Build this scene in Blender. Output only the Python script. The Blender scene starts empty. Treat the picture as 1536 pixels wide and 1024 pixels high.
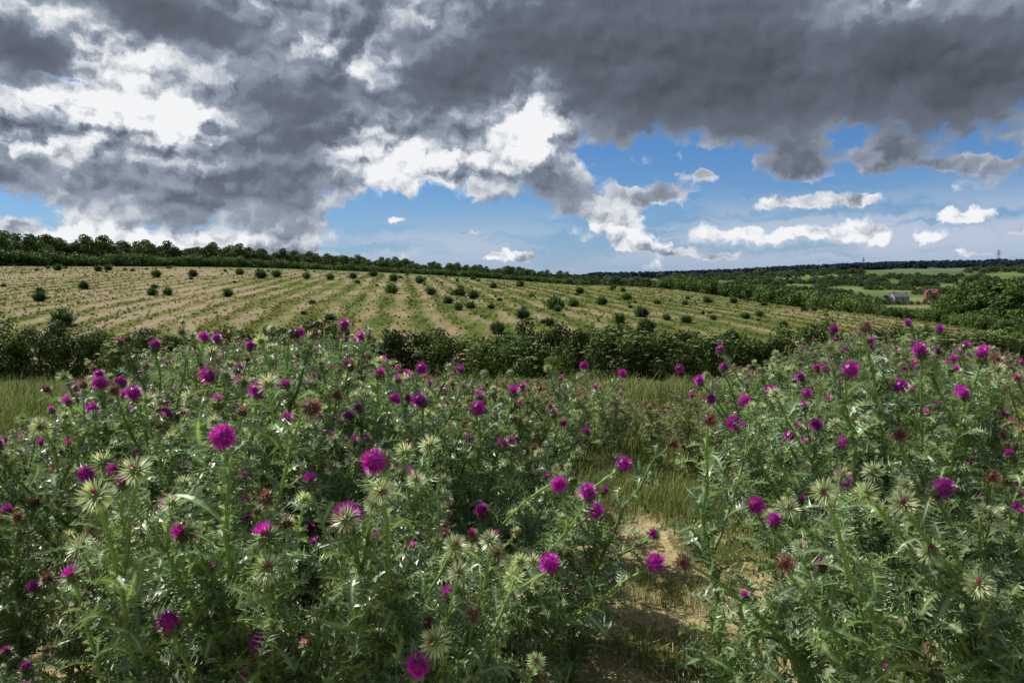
import bpy, math, numpy as np
from mathutils import Vector, Matrix
R = np.random.default_rng(7)
rad = math.radians
sc = bpy.context.scene
sc.view_settings.view_transform = 'Standard'
sc.view_settings.look = 'None'
sc.view_settings.exposure = 0
CAMZ = 1.7; F = 1109.0; PITCH = rad(5.0)

# ------------------------------------------------------------ survey helpers
def pxdir(px, py):
    dx = (px-768)/F; dy = -(py-512)/F
    return np.array([dx, math.cos(PITCH)+dy*math.sin(PITCH), -math.sin(PITCH)+dy*math.cos(PITCH)])
def azel(px, py):
    d = pxdir(px, py); d /= np.linalg.norm(d)
    return math.atan2(d[0], d[1]), math.asin(d[2])

US = np.array([-0.69, -0.33, 0.03, 0.21, 0.47, 0.69])
YS = np.array([0, 8, 18, 28, 45, 80, 120, 160, 220, 300, 500, 800, 1500, 2500, 4500, 14000.])
ZT = np.array([
 [0]*6, [-0.1]*6, [-1.1]*6, [-2.3]*6,
 [-0.8,-1.0,-1.2,-1.35,-1.8,-2.2],
 [1.0,0.4,-0.45,-0.8,-2.3,-4.6],
 [2.7,1.9,0.4,-0.3,-5.2,-8],
 [3.9,3.2,0.5,-2.0,-8,-11],
 [4.6,4.2,0,-4,-12,-13.5],
 [5,4.5,-1,-6,-15,-16],
 [5,4,-2,-8,-16,-17],
 [0,0,-6,-10,-12,-12],
 [-5,-5,-5,-5,1,3],
 [-5,-5,-5,2,31,44],
 [-8,-8,-4,-4,0,0],
 [-20]*6], float)
def herm(i, t, h):
    t2=t*t; t3=t2*t
    return (2*t3-3*t2+1), (t3-2*t2+t)*h, (-2*t3+3*t2), (t3-t2)*h
LS = np.log(YS+12)
MT = np.gradient(ZT, LS, axis=0)
def zt(x, y):
    x=np.atleast_1d(np.asarray(x,float)); y=np.atleast_1d(np.asarray(y,float))
    yc=np.clip(y,0,13999); s=np.log(yc+12)
    i=np.clip(np.searchsorted(LS,s)-1,0,len(LS)-2); h=LS[i+1]-LS[i]; t=(s-LS[i])/h
    a,b,c,d=herm(i,t,h)
    Z=a[:,None]*ZT[i]+b[:,None]*MT[i]+c[:,None]*ZT[i+1]+d[:,None]*MT[i+1]
    u=np.clip(x/np.maximum(yc,1),US[0],US[-1])
    MU=np.gradient(Z,US,axis=1)
    j=np.clip(np.searchsorted(US,u)-1,0,len(US)-2); h=US[j+1]-US[j]; t=(u-US[j])/h
    a,b,c,d=herm(j,t,h); k=np.arange(len(u))
    z=a*Z[k,j]+b*MU[k,j]+c*Z[k,j+1]+d*MU[k,j+1]
    z+=0.03*np.sin(x*1.3+0.5*y)*np.sin(y*0.9)*(np.clip(yc/10,0,1))
    return z
def z1(x,y): return float(zt(x,y)[0])
def hit(px,py):
    d=pxdir(px,py); d=d/d[1]
    ys=np.exp(np.linspace(math.log(4),math.log(6000),3000))
    P=d[None]*ys[:,None]; g=zt(P[:,0],P[:,1]); b=np.nonzero(P[:,2]+CAMZ<g)[0]
    if len(b)==0: return None
    k=b[0]; return (P[k,0],ys[k],g[k])
RU=[-0.69,-0.33,0.03,0.21,0.47,0.69]; RD=[165,165,155,112,80,60]
def ridge(u): return np.interp(u,RU,RD)

# ------------------------------------------------------------ mesh helpers
def mk_mesh(name, V, Fa, C=None, mat=None, smooth=False):
    V=np.asarray(V,np.float32); Fa=np.asarray(Fa,np.int32)
    me=bpy.data.meshes.new(name)
    k=Fa.shape[1]; n=len(Fa)
    me.vertices.add(len(V)); me.vertices.foreach_set('co',V.ravel())
    me.loops.add(n*k); me.loops.foreach_set('vertex_index',Fa.ravel())
    me.polygons.add(n); me.polygons.foreach_set('loop_start',np.arange(0,n*k,k,dtype=np.int32))
    try: me.polygons.foreach_set('loop_total',np.full(n,k,dtype=np.int32))
    except Exception: pass
    me.polygons.foreach_set('use_smooth',np.full(n,smooth))
    me.update(calc_edges=True)
    if C is not None:
        at=me.color_attributes.new('Col','FLOAT_COLOR','POINT')
        c4=np.ones((len(V),4),np.float32); c4[:,:3]=C
        at.data.foreach_set('color',c4.ravel())
    if mat: me.materials.append(mat)
    return me
def mk_obj(name, me, loc=(0,0,0), parent=None):
    o=bpy.data.objects.new(name,me); o.location=loc
    sc.collection.objects.link(o)
    if parent: o.parent=parent
    return o
class MB:
    def __init__(s): s.V=[];s.F=[];s.C=[];s.n=0
    def add(s,V,Fa,C):
        s.V.append(V); s.F.append(Fa+s.n); s.C.append(C); s.n+=len(V)
    def addT(s,T,M,t,sc_=1.0,tint=None):
        V=T[0]@M.T*sc_+t; C=T[2] if tint is None else T[2]*tint
        s.add(V,T[1],C)
    def get(s): return np.concatenate(s.V),np.concatenate(s.F),np.concatenate(s.C)
def basis(d,up=(0,0,1)):
    d=np.asarray(d,float); d=d/np.linalg.norm(d); up=np.asarray(up,float)
    x=np.cross(d,up); 
    if np.linalg.norm(x)<1e-3: x=np.cross(d,[1,0,0.])
    x/=np.linalg.norm(x); z=np.cross(x,d)
    return np.stack([x,d,z],1)
def zbasis(d):
    B=basis(d,(0.3,0.7,0.1)); return np.stack([B[:,0],-B[:,2],B[:,1]],1)
def tube(P,r,c0,c1,k=5):
    P=np.asarray(P,float); n=len(P); V=[];C=[]
    c0=np.array(c0);c1=np.array(c1)
    for i in range(n):
        d=P[min(i+1,n-1)]-P[max(i-1,0)]; B=basis(d,(0.2,0.9,0.1))
        a=np.arange(k)*2*math.pi/k
        V.append(P[i]+r[i]*(np.cos(a)[:,None]*B[:,0]+np.sin(a)[:,None]*B[:,2]))
        C.append(np.tile(c0+(c1-c0)*i/(n-1),(k,1)))
    Fa=[]
    for i in range(n-1):
        for j in range(k):
            a=i*k+j;b=i*k+(j+1)%k; Fa+= [[a,b,b+k],[a,b+k,a+k]]
    return np.concatenate(V),np.array(Fa),np.concatenate(C)

# ------------------------------------------------------------ materials
def newmat(name):
    m=bpy.data.materials.new(name); m.use_nodes=True
    nt=m.node_tree; nt.nodes.clear(); return m,nt
def foliage_mat(name, transl=0.3, rough=0.5, var=0.25, spec=0.4, nscale=3.0, warm=1.0):
    m,nt=newmat(name); N=nt.nodes; L=nt.links
    o=N.new('ShaderNodeOutputMaterial'); a=N.new('ShaderNodeVertexColor'); a.layer_name='Col'
    oi=N.new('ShaderNodeObjectInfo'); g=N.new('ShaderNodeNewGeometry')
    nz=N.new('ShaderNodeTexNoise'); nz.inputs['Scale'].default_value=nscale; nz.inputs['Detail'].default_value=1
    L.new(g.outputs['Position'],nz.inputs['Vector'])
    mr=N.new('ShaderNodeMapRange'); mr.inputs[1].default_value=0.3; mr.inputs[2].default_value=0.7
    mr.inputs[3].default_value=1-var; mr.inputs[4].default_value=1+var
    L.new(nz.outputs['Fac'],mr.inputs[0])
    mo=N.new('ShaderNodeMath'); mo.operation='MULTIPLY_ADD'; mo.inputs[1].default_value=0.3; mo.inputs[2].default_value=0.85
    L.new(oi.outputs['Random'],mo.inputs[0])
    mm=N.new('ShaderNodeMath'); mm.operation='MULTIPLY'; L.new(mr.outputs[0],mm.inputs[0]); L.new(mo.outputs[0],mm.inputs[1])
    vs=N.new('ShaderNodeVectorMath'); vs.operation='SCALE'; L.new(a.outputs['Color'],vs.inputs[0]); L.new(mm.outputs[0],vs.inputs['Scale'])
    p=N.new('ShaderNodeBsdfPrincipled'); p.inputs['Roughness'].default_value=rough; p.inputs['Specular IOR Level'].default_value=spec
    L.new(vs.outputs[0],p.inputs['Base Color'])
    if transl>0:
        tv=N.new('ShaderNodeVectorMath'); tv.operation='MULTIPLY'; L.new(vs.outputs[0],tv.inputs[0]); tv.inputs[1].default_value=(1.2*warm,1.25*warm,0.85*warm)
        t=N.new('ShaderNodeBsdfTranslucent'); L.new(tv.outputs[0],t.inputs['Color'])
        mx=N.new('ShaderNodeMixShader'); mx.inputs[0].default_value=transl
        L.new(p.outputs[0],mx.inputs[1]); L.new(t.outputs[0],mx.inputs[2]); L.new(mx.outputs[0],o.inputs[0])
    else: L.new(p.outputs[0],o.inputs[0])
    return m
M_thistle=foliage_mat('thistle_material',0.33,0.36,0.2,0.55,2.0,1.15)
M_leaf=foliage_mat('leaf_material',0.15,0.6,0.35,0.2,0.25)
M_grass=foliage_mat('grass_material',0.3,0.6,0.25,0.2,0.8)
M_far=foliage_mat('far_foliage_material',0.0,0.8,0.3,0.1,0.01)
def plain_mat(name,col,rough=0.8,nscale=4,var=0.2,metal=0):
    m,nt=newmat(name); N=nt.nodes; L=nt.links
    o=N.new('ShaderNodeOutputMaterial'); p=N.new('ShaderNodeBsdfPrincipled'); L.new(p.outputs[0],o.inputs[0])
    nz=N.new('ShaderNodeTexNoise'); nz.inputs['Scale'].default_value=nscale; nz.inputs['Detail'].default_value=4
    g=N.new('ShaderNodeNewGeometry'); L.new(g.outputs['Position'],nz.inputs['Vector'])
    mx=N.new('ShaderNodeMix'); mx.data_type='RGBA'
    mx.inputs[6].default_value=tuple(c*(1-var) for c in col)+(1,); mx.inputs[7].default_value=tuple(c*(1+var) for c in col)+(1,)
    L.new(nz.outputs['Fac'],mx.inputs[0]); L.new(mx.outputs[2],p.inputs['Base Color'])
    p.inputs['Roughness'].default_value=rough; p.inputs['Metallic'].default_value=metal
    return m

# ------------------------------------------------------------ ground
az=np.concatenate([np.arange(-180,-48,3.0),np.arange(-48,48,0.3),np.arange(48,180,3.0)])
rr=np.concatenate([[0.05],np.exp(np.linspace(math.log(0.4),math.log(14000),300))])
A,RR=np.meshgrid(np.radians(az),rr)
X=(RR*np.sin(A)).ravel(); Y=(RR*np.cos(A)).ravel(); Z=zt(X,Y)
na=len(az); nr=len(rr)
i=np.arange(nr-1)[:,None]*na; j=np.arange(na)[None,:]; jn=(j+1)%na
Fq=np.stack([i+j,i+jn,i+na+jn,i+na+j],-1).reshape(-1,4)
u=X/np.maximum(Y,1)
D=ridge(u)
def ss(a,b,x):
    t=np.clip((x-a)/(b-a),0,1); return t*t*(3-2*t)
fieldm=ss(28,30,Y)*(1-ss(0.97,1.03,Y/D)*(u>-0.3) - ss(1.0,1.06,Y/D)*(u<=-0.3)); fieldm=np.clip(fieldm,0,1)
valm=ss(0.98,1.04,Y/D)*(Y>30)
hazem=ss(1500,2400,Y)
Cg=np.stack([fieldm,valm,hazem],1)
gmat,nt=newmat('ground_material'); N=nt.nodes; L=nt.links
def nd(t,**k):
    n=N.new(t)
    for a,b in k.items(): setattr(n,a,b)
    return n
go=nd('ShaderNodeOutputMaterial'); gp=nd('ShaderNodeBsdfPrincipled'); gp.inputs['Roughness'].default_value=0.95; gp.inputs['Specular IOR Level'].default_value=0.1
L.new(gp.outputs[0],go.inputs[0])
geo=nd('ShaderNodeNewGeometry'); zc=nd('ShaderNodeVertexColor',layer_name='Col'); zs=nd('ShaderNodeSeparateColor'); L.new(zc.outputs[0],zs.inputs[0])
def noise(sc_,det=4,rough=0.55,vec=None,w=None):
    n=nd('ShaderNodeTexNoise'); n.inputs['Scale'].default_value=sc_; n.inputs['Detail'].default_value=det; n.inputs['Roughness'].default_value=rough
    L.new(vec or geo.outputs['Position'],n.inputs['Vector']); return n.outputs['Fac']
def ramp(fac,stops):
    r=nd('ShaderNodeValToRGB'); e=r.color_ramp.elements
    e[0].position=stops[0][0]; e[0].color=tuple(stops[0][1])+(1,)
    e[1].position=stops[-1][0]; e[1].color=tuple(stops[-1][1])+(1,)
    for p,c in stops[1:-1]:
        x=e.new(p); x.color=tuple(c)+(1,)
    L.new(fac,r.inputs[0]); return r.outputs[0]
def mixc(f,a,b):
    m=nd('ShaderNodeMix',data_type='RGBA')
    if isinstance(f,float): m.inputs[0].default_value=f
    else: L.new(f,m.inputs[0])
    for s,v in ((6,a),(7,b)):
        if isinstance(v,tuple): m.inputs[s].default_value=v+(1,)
        else: L.new(v,m.inputs[s])
    return m.outputs[2]
def gm(op,a,b=None,c=None):
    m=nd('ShaderNodeMath',operation=op)
    for k,v in enumerate((a,b,c)):
        if v is None: continue
        if isinstance(v,(int,float)): m.inputs[k].default_value=v
        else: L.new(v,m.inputs[k])
    return m.outputs[0]
near=ramp(gm('ADD',gm('MULTIPLY',noise(1.2,3),0.6),gm('MULTIPLY',noise(45,5,0.7),0.4)),[(0.34,(0.09,0.12,0.03)),(0.43,(0.20,0.19,0.07)),(0.50,(0.40,0.32,0.17)),(0.62,(0.58,0.47,0.28))])
RA=-0.15
rv=nd('ShaderNodeVectorMath',operation='DOT_PRODUCT'); L.new(geo.outputs['Position'],rv.inputs[0]); rv.inputs[1].default_value=(math.cos(RA),-math.sin(RA),0)
rowc=gm('ADD',rv.outputs['Value'],gm('MULTIPLY',noise(0.25,2),1.1))
rows=gm('MULTIPLY_ADD',gm('SINE',gm('MULTIPLY',rowc,2*math.pi/2.4)),0.5,0.5)
mp=nd('ShaderNodeMapping'); L.new(geo.outputs['Position'],mp.inputs[0]); mp.inputs['Rotation'].default_value=(0,0,RA*-1); mp.inputs['Scale'].default_value=(1,0.18,1)
sepx=nd('ShaderNodeSeparateXYZ'); L.new(geo.outputs['Position'],sepx.inputs[0])
bias=nd('ShaderNodeMapRange'); L.new(sepx.outputs[0],bias.inputs[0]); bias.inputs[1].default_value=-60; bias.inputs[2].default_value=10; bias.inputs[3].default_value=0.08; bias.inputs[4].default_value=-0.06
fv=gm('ADD',gm('ADD',gm('MULTIPLY',rows,0.17),gm('MULTIPLY',noise(0.8,6,0.7,mp.outputs[0]),0.90)),gm('ADD',gm('MULTIPLY',noise(0.05,3),0.75),-0.37))
fv=gm('ADD',fv,bias.outputs[0])
fieldc=ramp(fv,[(0.36,(0.070,0.100,0.022)),(0.47,(0.135,0.150,0.038)),(0.57,(0.215,0.185,0.085)),(0.68,(0.31,0.24,0.16))])
vor=nd('ShaderNodeTexVoronoi'); vor.inputs['Scale'].default_value=0.006; L.new(geo.outputs['Position'],vor.inputs['Vector'])
vsep=nd('ShaderNodeSeparateColor'); L.new(vor.outputs['Color'],vsep.inputs[0])
valc=ramp(vsep.outputs[0],[(0.1,(0.08,0.14,0.035)),(0.4,(0.12,0.19,0.045)),(0.7,(0.18,0.23,0.06)),(0.9,(0.23,0.23,0.10))])
valc=mixc(gm('MULTIPLY',noise(0.03,4),0.5),valc,(0.07,0.11,0.035))
col=mixc(zs.outputs[0],near,fieldc); col=mixc(zs.outputs[1],col,valc); col=mixc(zs.outputs[2],col,(0.04,0.062,0.085))  # last mix paints aerial haze into the far ground as flat blue
L.new(col,gp.inputs['Base Color'])
bp=nd('ShaderNodeBump'); bp.inputs['Strength'].default_value=0.6; bp.inputs['Distance'].default_value=0.08
L.new(noise(9,6,0.7),bp.inputs['Height']); L.new(bp.outputs[0],gp.inputs['Normal'])
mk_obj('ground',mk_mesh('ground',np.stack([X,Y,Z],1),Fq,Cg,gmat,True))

# ------------------------------------------------------------ templates
CL=np.array([0.142,0.212,0.088]); CM=np.array([0.32,0.42,0.19]); CT=np.array([0.58,0.63,0.42])
def leaf(seed):
    r=np.random.default_rng(seed); n=7; V=[];C=[];Fa=[]
    dro=r.uniform(0.15,0.7); kx=r.uniform(-0.12,0.12)
    def mid(t): return np.array([kx*math.sin(3*t), t, 0.22*math.sin(2.4*t)-dro*t*t*0.8])
    def v(p,c): V.append(p);C.append(c);return len(V)-1
    for k in range(n):
        t=k/n; t2=(k+1)/n; w=0.03+0.025*math.sin(math.pi*t); w2=0.03+0.025*math.sin(math.pi*min(t2,.97))
        if k==n-1: w2=0.004
        p,q=mid(t),mid(t2); z=np.array([0,0,0.02])
        a=v(p+[-w,0,0]+z,CL*1.2);b=v(p,CM);c=v(p+[w,0,0]+z,CL*1.2);d=v(q+[-w2,0,0]+z,CL*1.2);e=v(q,CM);f=v(q+[w2,0,0]+z,CL*1.2)
        Fa+=[[a,b,e],[a,e,d],[b,c,f],[b,f,e]]
        if k==0: continue
        for s in (-1,1):
            W=0.25*math.sin(math.pi*(0.12+0.8*t))**0.6*r.uniform(0.7,1.2)
            sh=CL*r.uniform(0.6,1.35)
            z0=r.uniform(-0.10,0.12); base1=p+[s*w,0,0.02]; base2=q+[s*w2,0,0.02]
            ap=p+[s*(w+W),0.07+r.uniform(-.03,.05),z0]
            i1=v(base1,sh);i2=v((base1+base2)/2+[0,0.02,0.0],sh);i3=v(ap,sh*1.2+0.02);
            m1=v((base1+ap)/2+[0,-0.02,-0.02],sh); Fa+=[[i1,i2,m1],[m1,i2,i3]]
            ap2=p+[s*(w+W*0.62),0.13+r.uniform(-.02,.03),0.10-z0*0.6]
            j1=v(base2,sh);j3=v(ap2,sh*1.2+0.02); Fa+=[[i2,j1,j3]]
            for aa,ba in ((i3,ap),(j3,ap2)):
                dr=(ba-(p+q)/2); dr/=np.linalg.norm(dr)
                k1=v(ba+[0,0.011,0],CT);k2=v(ba-[0,0.011,0],CT);k3=v(ba+dr*0.065,CT*1.2); Fa+=[[k1,k2,k3]]
    return np.array(V),np.array(Fa),np.array(C)
LEAVES=[leaf(s) for s in range(6)]
def sph(r0,zs_,cz,col,k=8,m=5):
    V=[];C=[];Fa=[]
    for i in range(m+1):
        th=math.pi*(i/m)
        for j in range(k):
            a=2*math.pi*j/k
            V.append([r0*math.sin(th)*math.cos(a),r0*math.sin(th)*math.sin(a),cz+zs_*r0*math.cos(th)]);C.append(col)
    for i in range(m):
        for j in range(k):
            a=i*k+j;b=i*k+(j+1)%k;Fa+=[[a,b,b+k],[a,b+k,a+k]]
    return np.array(V),np.array(Fa),np.array(C,float)
def spikes(r,n,th0,th1,r0,r1,w,c0,c1,origin=(0,0,0),jit=0.12,bend=0.0):
    V=[];C=[];Fa=[];o=np.array(origin,float);c0=np.array(c0);c1=np.array(c1)
    for i in range(n):
        f=(i+0.5)/n; ct=math.cos(th0)+(math.cos(th1)-math.cos(th0))*f; th=math.acos(max(-1,min(1,ct)))+r.normal()*jit*0.5
        a=i*2.39996+r.normal()*jit
        d=np.array([math.sin(th)*math.cos(a),math.sin(th)*math.sin(a),math.cos(th)])
        s=np.cross(d,[0.1,0.2,1.]);s/=np.linalg.norm(s)
        L1=r1*r.uniform(0.85,1.1); k=len(V); sh=r.uniform(0.75,1.25)
        mid_=o+d*(r0+(L1-r0)*0.55)+np.array([0,0,bend*0.3]); tip=o+d*L1+np.array([0,0,bend])
        V+=[o+d*r0-s*w*0.7,o+d*r0+s*w*0.7,mid_+s*w,mid_-s*w,tip]
        C+=[c0*sh,c0*sh,(c0+c1)/2*sh,(c0+c1)/2*sh,c1*sh]
        Fa+=[[k,k+1,k+2],[k,k+2,k+3],[k+3,k+2,k+4]]
    return np.array(V),np.array(Fa),np.array(C)
MG0=(0.26,0.006,0.21); MG1=(0.84,0.04,0.76); GR0=(0.09,0.14,0.05); GRC=(0.45,0.52,0.26); PK=(0.55,0.05,0.30)
def head(kind,seed):
    r=np.random.default_rng(seed); b=MB()
    if kind=='bloom':
        b.add(*sph(0.70,0.85,0.15,(0.28,0.008,0.23)))
        b.add(*spikes(r,300,0,1.95,0.5,1.06,0.028,MG0,MG1,(0,0,0.1),0.25))
        b.add(*sph(0.66,0.9,-0.55,GR0))
        b.add(*spikes(r,60,1.35,2.7,0.5,1.15,0.07,GR0,(0.36,0.30,0.20),(0,0,-0.5),0.2,0.1))
    elif kind=='half':
        b.add(*spikes(r,150,0,0.85,0.1,1.15,0.03,MG0,MG1,(0,0,-0.25),0.2))
        b.add(*sph(0.62,0.95,-0.5,GR0))
        b.add(*spikes(r,90,0.9,2.6,0.5,1.3,0.055,GR0,GRC,(0,0,-0.45),0.25,0.05))
    elif kind=='bud':
        b.add(*sph(0.5,0.95,-0.3,(0.15,0.22,0.07)))
        b.add(*spikes(r,22,0,0.42,0.3,0.68,0.05,PK,(0.6,0.12,0.35),(0,0,-0.2),0.2))
        b.add(*spikes(r,120,0.4,2.5,0.4,1.35,0.05,(0.22,0.32,0.11),(0.80,0.83,0.56),(0,0,-0.3),0.2,0.05))
    else:
        b.add(*sph(0.6,0.95,-0.3,(0.12,0.07,0.04)))
        b.add(*spikes(r,90,0,0.9,0.2,1.0,0.04,(0.18,0.06,0.06),(0.36,0.16,0.14),(0,0,-0.2),0.3))
        b.add(*spikes(r,90,0.8,2.5,0.5,1.2,0.055,(0.16,0.13,0.07),(0.42,0.34,0.22),(0,0,-0.35),0.3,0.02))
    return b.get()
HEADS={k:[head(k,s) for s in range(3)] for k in ('bloom','half','bud','spent')}
ST0=(0.15,0.22,0.065); ST1=(0.26,0.37,0.12)

def curve_pts(p0,d0,L_,up,n=7,r=None):
    P=[np.array(p0,float)]; d=np.array(d0,float); d/=np.linalg.norm(d)
    for i in range(n):
        d=d+np.array([0,0,up/n])+(r.normal(size=3)*0.06 if r is not None else 0); d/=np.linalg.norm(d)
        P.append(P[-1]+d*L_/n)
    return np.array(P)
def along(P,t):
    s=t*(len(P)-1); i=min(int(s),len(P)-2); f=s-i
    return P[i]*(1-f)+P[i+1]*f, (P[i+1]-P[i])/np.linalg.norm(P[i+1]-P[i])
def spiny(b,P,r,rad_,L_,w=0.009):
    n=max(3,int(L_/0.014)); V=[];C=[];Fa=[]
    for i in range(n):
        p,d=along(P,(i+r.uniform())/n); a=r.uniform(0,6.28); B=basis(d,(0.2,0.9,0.1)); o=math.cos(a)*B[:,0]+math.sin(a)*B[:,2]
        k=len(V); V+=[p+o*rad_*0.7-d*0.007,p+o*rad_*0.7+d*0.007,p+o*(rad_+w*r.uniform(.6,1.5))+d*0.003]; C+=[ST1,ST1,CT*0.9]; Fa+=[[k,k+1,k+2]]
    b.add(np.array(V),np.array(Fa),np.array(C,float))
def put_leaves(b,P,r,L_,step,s0,s1,a0,t0=0.05):
    n=max(2,int(L_/step)); a=a0
    for i in range(n):
        t=t0+(0.96-t0)*i/n; p,d=along(P,t); a+=2.39996+r.normal()*0.3
        B=basis(d,(0.2,0.9,0.1)); o=math.cos(a)*B[:,0]+math.sin(a)*B[:,2]
        e=r.uniform(0.3,1.0)
        dr=o*math.cos(e)+d*math.sin(e); M=basis(dr,(0,0,1)+r.normal(size=3)*0.35)
        s=(s0+(s1-s0)*t)*r.uniform(0.7,1.3)
        b.addT(LEAVES[r.integers(6)],M,p,s,r.uniform(0.65,1.3)*np.array([1,1,r.uniform(.8,1.2)]))
def put_head(b,p,d,r,kind=None,hr=None,mix=(0.22,0.2,0.40,0.18)):
    if kind is None: kind=r.choice(['bloom','half','bud','spent'],p=mix)
    hr=hr or r.uniform(0.019,0.026)*(0.9 if kind in('bud',) else 1)
    b.addT(HEADS[kind][r.integers(3)],zbasis(d),p+d*hr*0.9,hr)
def plant(seed,H=1.3,tip=None,kind=None,hr=None,hd=None,nb=None,mix=(0.22,0.2,0.40,0.18)):
    r=np.random.default_rng(seed); b=MB()
    if tip is None: tip=np.array([r.normal()*0.09,r.normal()*0.09,H])
    tip=np.asarray(tip,float); H=tip[2]
    ctl=np.array([tip[0]*0.15+r.normal()*0.04,tip[1]*0.15+r.normal()*0.04,H*0.6])
    ts=np.linspace(0,1,12)[:,None]; P=(2*ts*(1-ts))*ctl+ts**2*tip
    P[1:-1,:2]+=r.normal(size=(10,2))*0.008
    b.add(*tube(P,np.linspace(0.0095,0.0038,12),ST0,ST1,6)); spiny(b,P,r,0.007,H,0.011)
    put_leaves(b,P,r,H,0.030,0.21,0.06,r.uniform(0,6))
    dt=(P[-1]-P[-2]); dt/=np.linalg.norm(dt)
    if hd is None: hd=dt*0.6+np.array([r.normal()*0.4,r.normal()*0.4,0.4])
    hd=np.asarray(hd,float); hd/=np.linalg.norm(hd)
    put_head(b,P[-1],hd,r,kind,hr,mix)
    nb=nb or r.integers(8,12); a=r.uniform(0,6)
    for i in range(nb):
        t=0.25+0.66*i/nb+r.uniform(0,.05); p,d=along(P,min(t,.97)); a+=2.4+r.normal()*.3
        el=r.uniform(0.75,1.15); dr=np.array([math.cos(a)*math.cos(el),math.sin(a)*math.cos(el),math.sin(el)])
        L_=min((H-p[2])*r.uniform(0.75,1.05)+0.07,0.55)
        Q=curve_pts(p,dr,L_,0.55,7,r)
        b.add(*tube(Q,np.linspace(0.0056,0.0032,len(Q)),ST0,ST1,5)); spiny(b,Q,r,0.0045,L_,0.009)
        put_leaves(b,Q,r,L_,0.028,0.12,0.045,r.uniform(0,6))
        dq=Q[-1]-Q[-2]; dq/=np.linalg.norm(dq); hd2=dq+r.normal(size=3)*0.45; hd2/=np.linalg.norm(hd2)
        put_head(b,Q[-1],hd2,r,None,None,mix)
        for q in range(r.integers(0,3)):
            p2,d2=along(Q,r.uniform(0.35,0.8)); a2=r.uniform(0,6.28)
            dr2=d2*0.6+np.array([math.cos(a2)*0.5,math.sin(a2)*0.5,0.4]); L2=r.uniform(0.07,0.17)
            S=curve_pts(p2,dr2,L2,0.6,4,r); b.add(*tube(S,np.linspace(0.004,0.0028,len(S)),ST0,ST1,4))
            put_leaves(b,S,r,L2,0.026,0.08,0.045,r.uniform(0,6))
            dq=S[-1]-S[-2]; dq/=np.linalg.norm(dq); put_head(b,S[-1],dq,r,None,r.uniform(.014,.021),(0.08,0.17,0.60,0.15))
    return b.get()

# ------------------------------------------------------------ surveyed flower heads
B,Hf,U,S='bloom','half','bud','spent'
heroes=[(518,775,46,B),(563,692,42,B),(334,655,40,B),(316,563,30,B),(385,585,26,B),(201,590,26,B),(138,614,22,B),(233,518,20,B),(445,500,24,B),(516,487,18,B),(542,505,16,B),
(825,845,34,B),(838,725,26,B),(882,738,28,B),(893,765,26,B),(983,843,29,B),(935,696,24,B),(753,666,22,B),(717,612,24,B),(629,600,24,B),(1101,634,24,B),(1268,664,26,B),(1262,718,30,B),
(1134,757,27,B),(1413,732,35,B),(1530,733,24,B),(1274,555,28,B),(1380,526,24,B),(1376,545,20,B),(1117,602,22,B),(1185,655,22,B),(1155,586,20,B),(1049,570,16,B),(1066,598,16,B),(1442,529,18,B),
(1473,533,24,B),(1409,494,14,B),(1441,586,20,B),(1350,578,20,B),(376,1002,38,B),(590,925,36,Hf),(580,746,26,Hf),(272,795,38,Hf),(306,505,16,B),(325,507,16,B),(375,518,16,B),(150,574,22,B),
(110,580,18,B),(182,572,18,B),(248,620,20,B),(505,592,22,S),(547,588,16,Hf),(593,598,20,B),(612,568,18,B),(632,552,18,B),(690,553,14,B),(876,548,14,B),(933,560,14,B),(845,634,16,Hf),
(880,646,16,Hf),(1019,553,14,B),(1350,652,26,S),(1178,845,34,S),(1025,843,30,S),(692,918,34,S),(1250,494,16,B),(1085,550,14,B),(1080,524,14,B),(1210,590,16,B),(1240,550,18,B),
(143,740,46,U),(402,850,40,U),(597,832,34,U),(650,962,42,U),(548,920,30,U),(770,865,32,U),(1235,737,36,U),(1298,740,34,U),(1185,760,30,U),(1355,752,38,U),(1396,823,36,U),(1467,873,38,U),
(210,800,32,U),(60,640,26,U),(470,640,24,U),(980,800,20,Hf),(90,700,22,Hf),(62,636,18,B),(305,655,26,B),(360,572,18,B),(408,550,14,B),(1300,490,24,S),(1065,630,26,S),(1490,715,26,S),(1010,665,20,S)]
HERO=[]
for (px,py,sz,kd) in heroes:
    hr=0.026 if kd in (B,Hf) else 0.0235
    dep=2*hr*F/sz; dep=min(max(dep,1.2),5.2)
    d=pxdir(px,py); d=d/d[1]; HERO.append((d*dep+np.array([0,0,CAMZ]),sz*dep/F/2,px,py,sz,kd))

# ------------------------------------------------------------ thistle patch (instanced)
patch=bpy.data.objects.new('thistle_patch',None); sc.collection.objects.link(patch)
NV=11; var=[]
for k in range(NV):
    mixk=(0.20,0.2,0.46,0.14) if k<8 else (0.13,0.17,0.25,0.45)
    V,Fa,C=plant(100+k,1.3,mix=mixk)
    if k>=8: C=C*np.array([1.15,0.97,0.92])
    var.append(mk_mesh('thistle_foliage_%d'%k,V,Fa,C,M_thistle))
HX=[-300,0,100,200,300,420,520,600,700,800,900,960,1000,1050,1100,1200,1290,1400,1500,1536,1900]
HY=[660,650,600,530,515,488,497,552,572,568,568,590,600,585,550,510,488,505,525,530,540]
def blocked(x,y):
    if y<3.3: return 0.13*y-0.36<x<0.37*y+0.40
    if y<6.2:
        f=(y-3.3)/2.9; return 0.07+f*0.28 < x < 1.62-f*0.47
    return False
cnt=0; pts=[]
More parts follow.
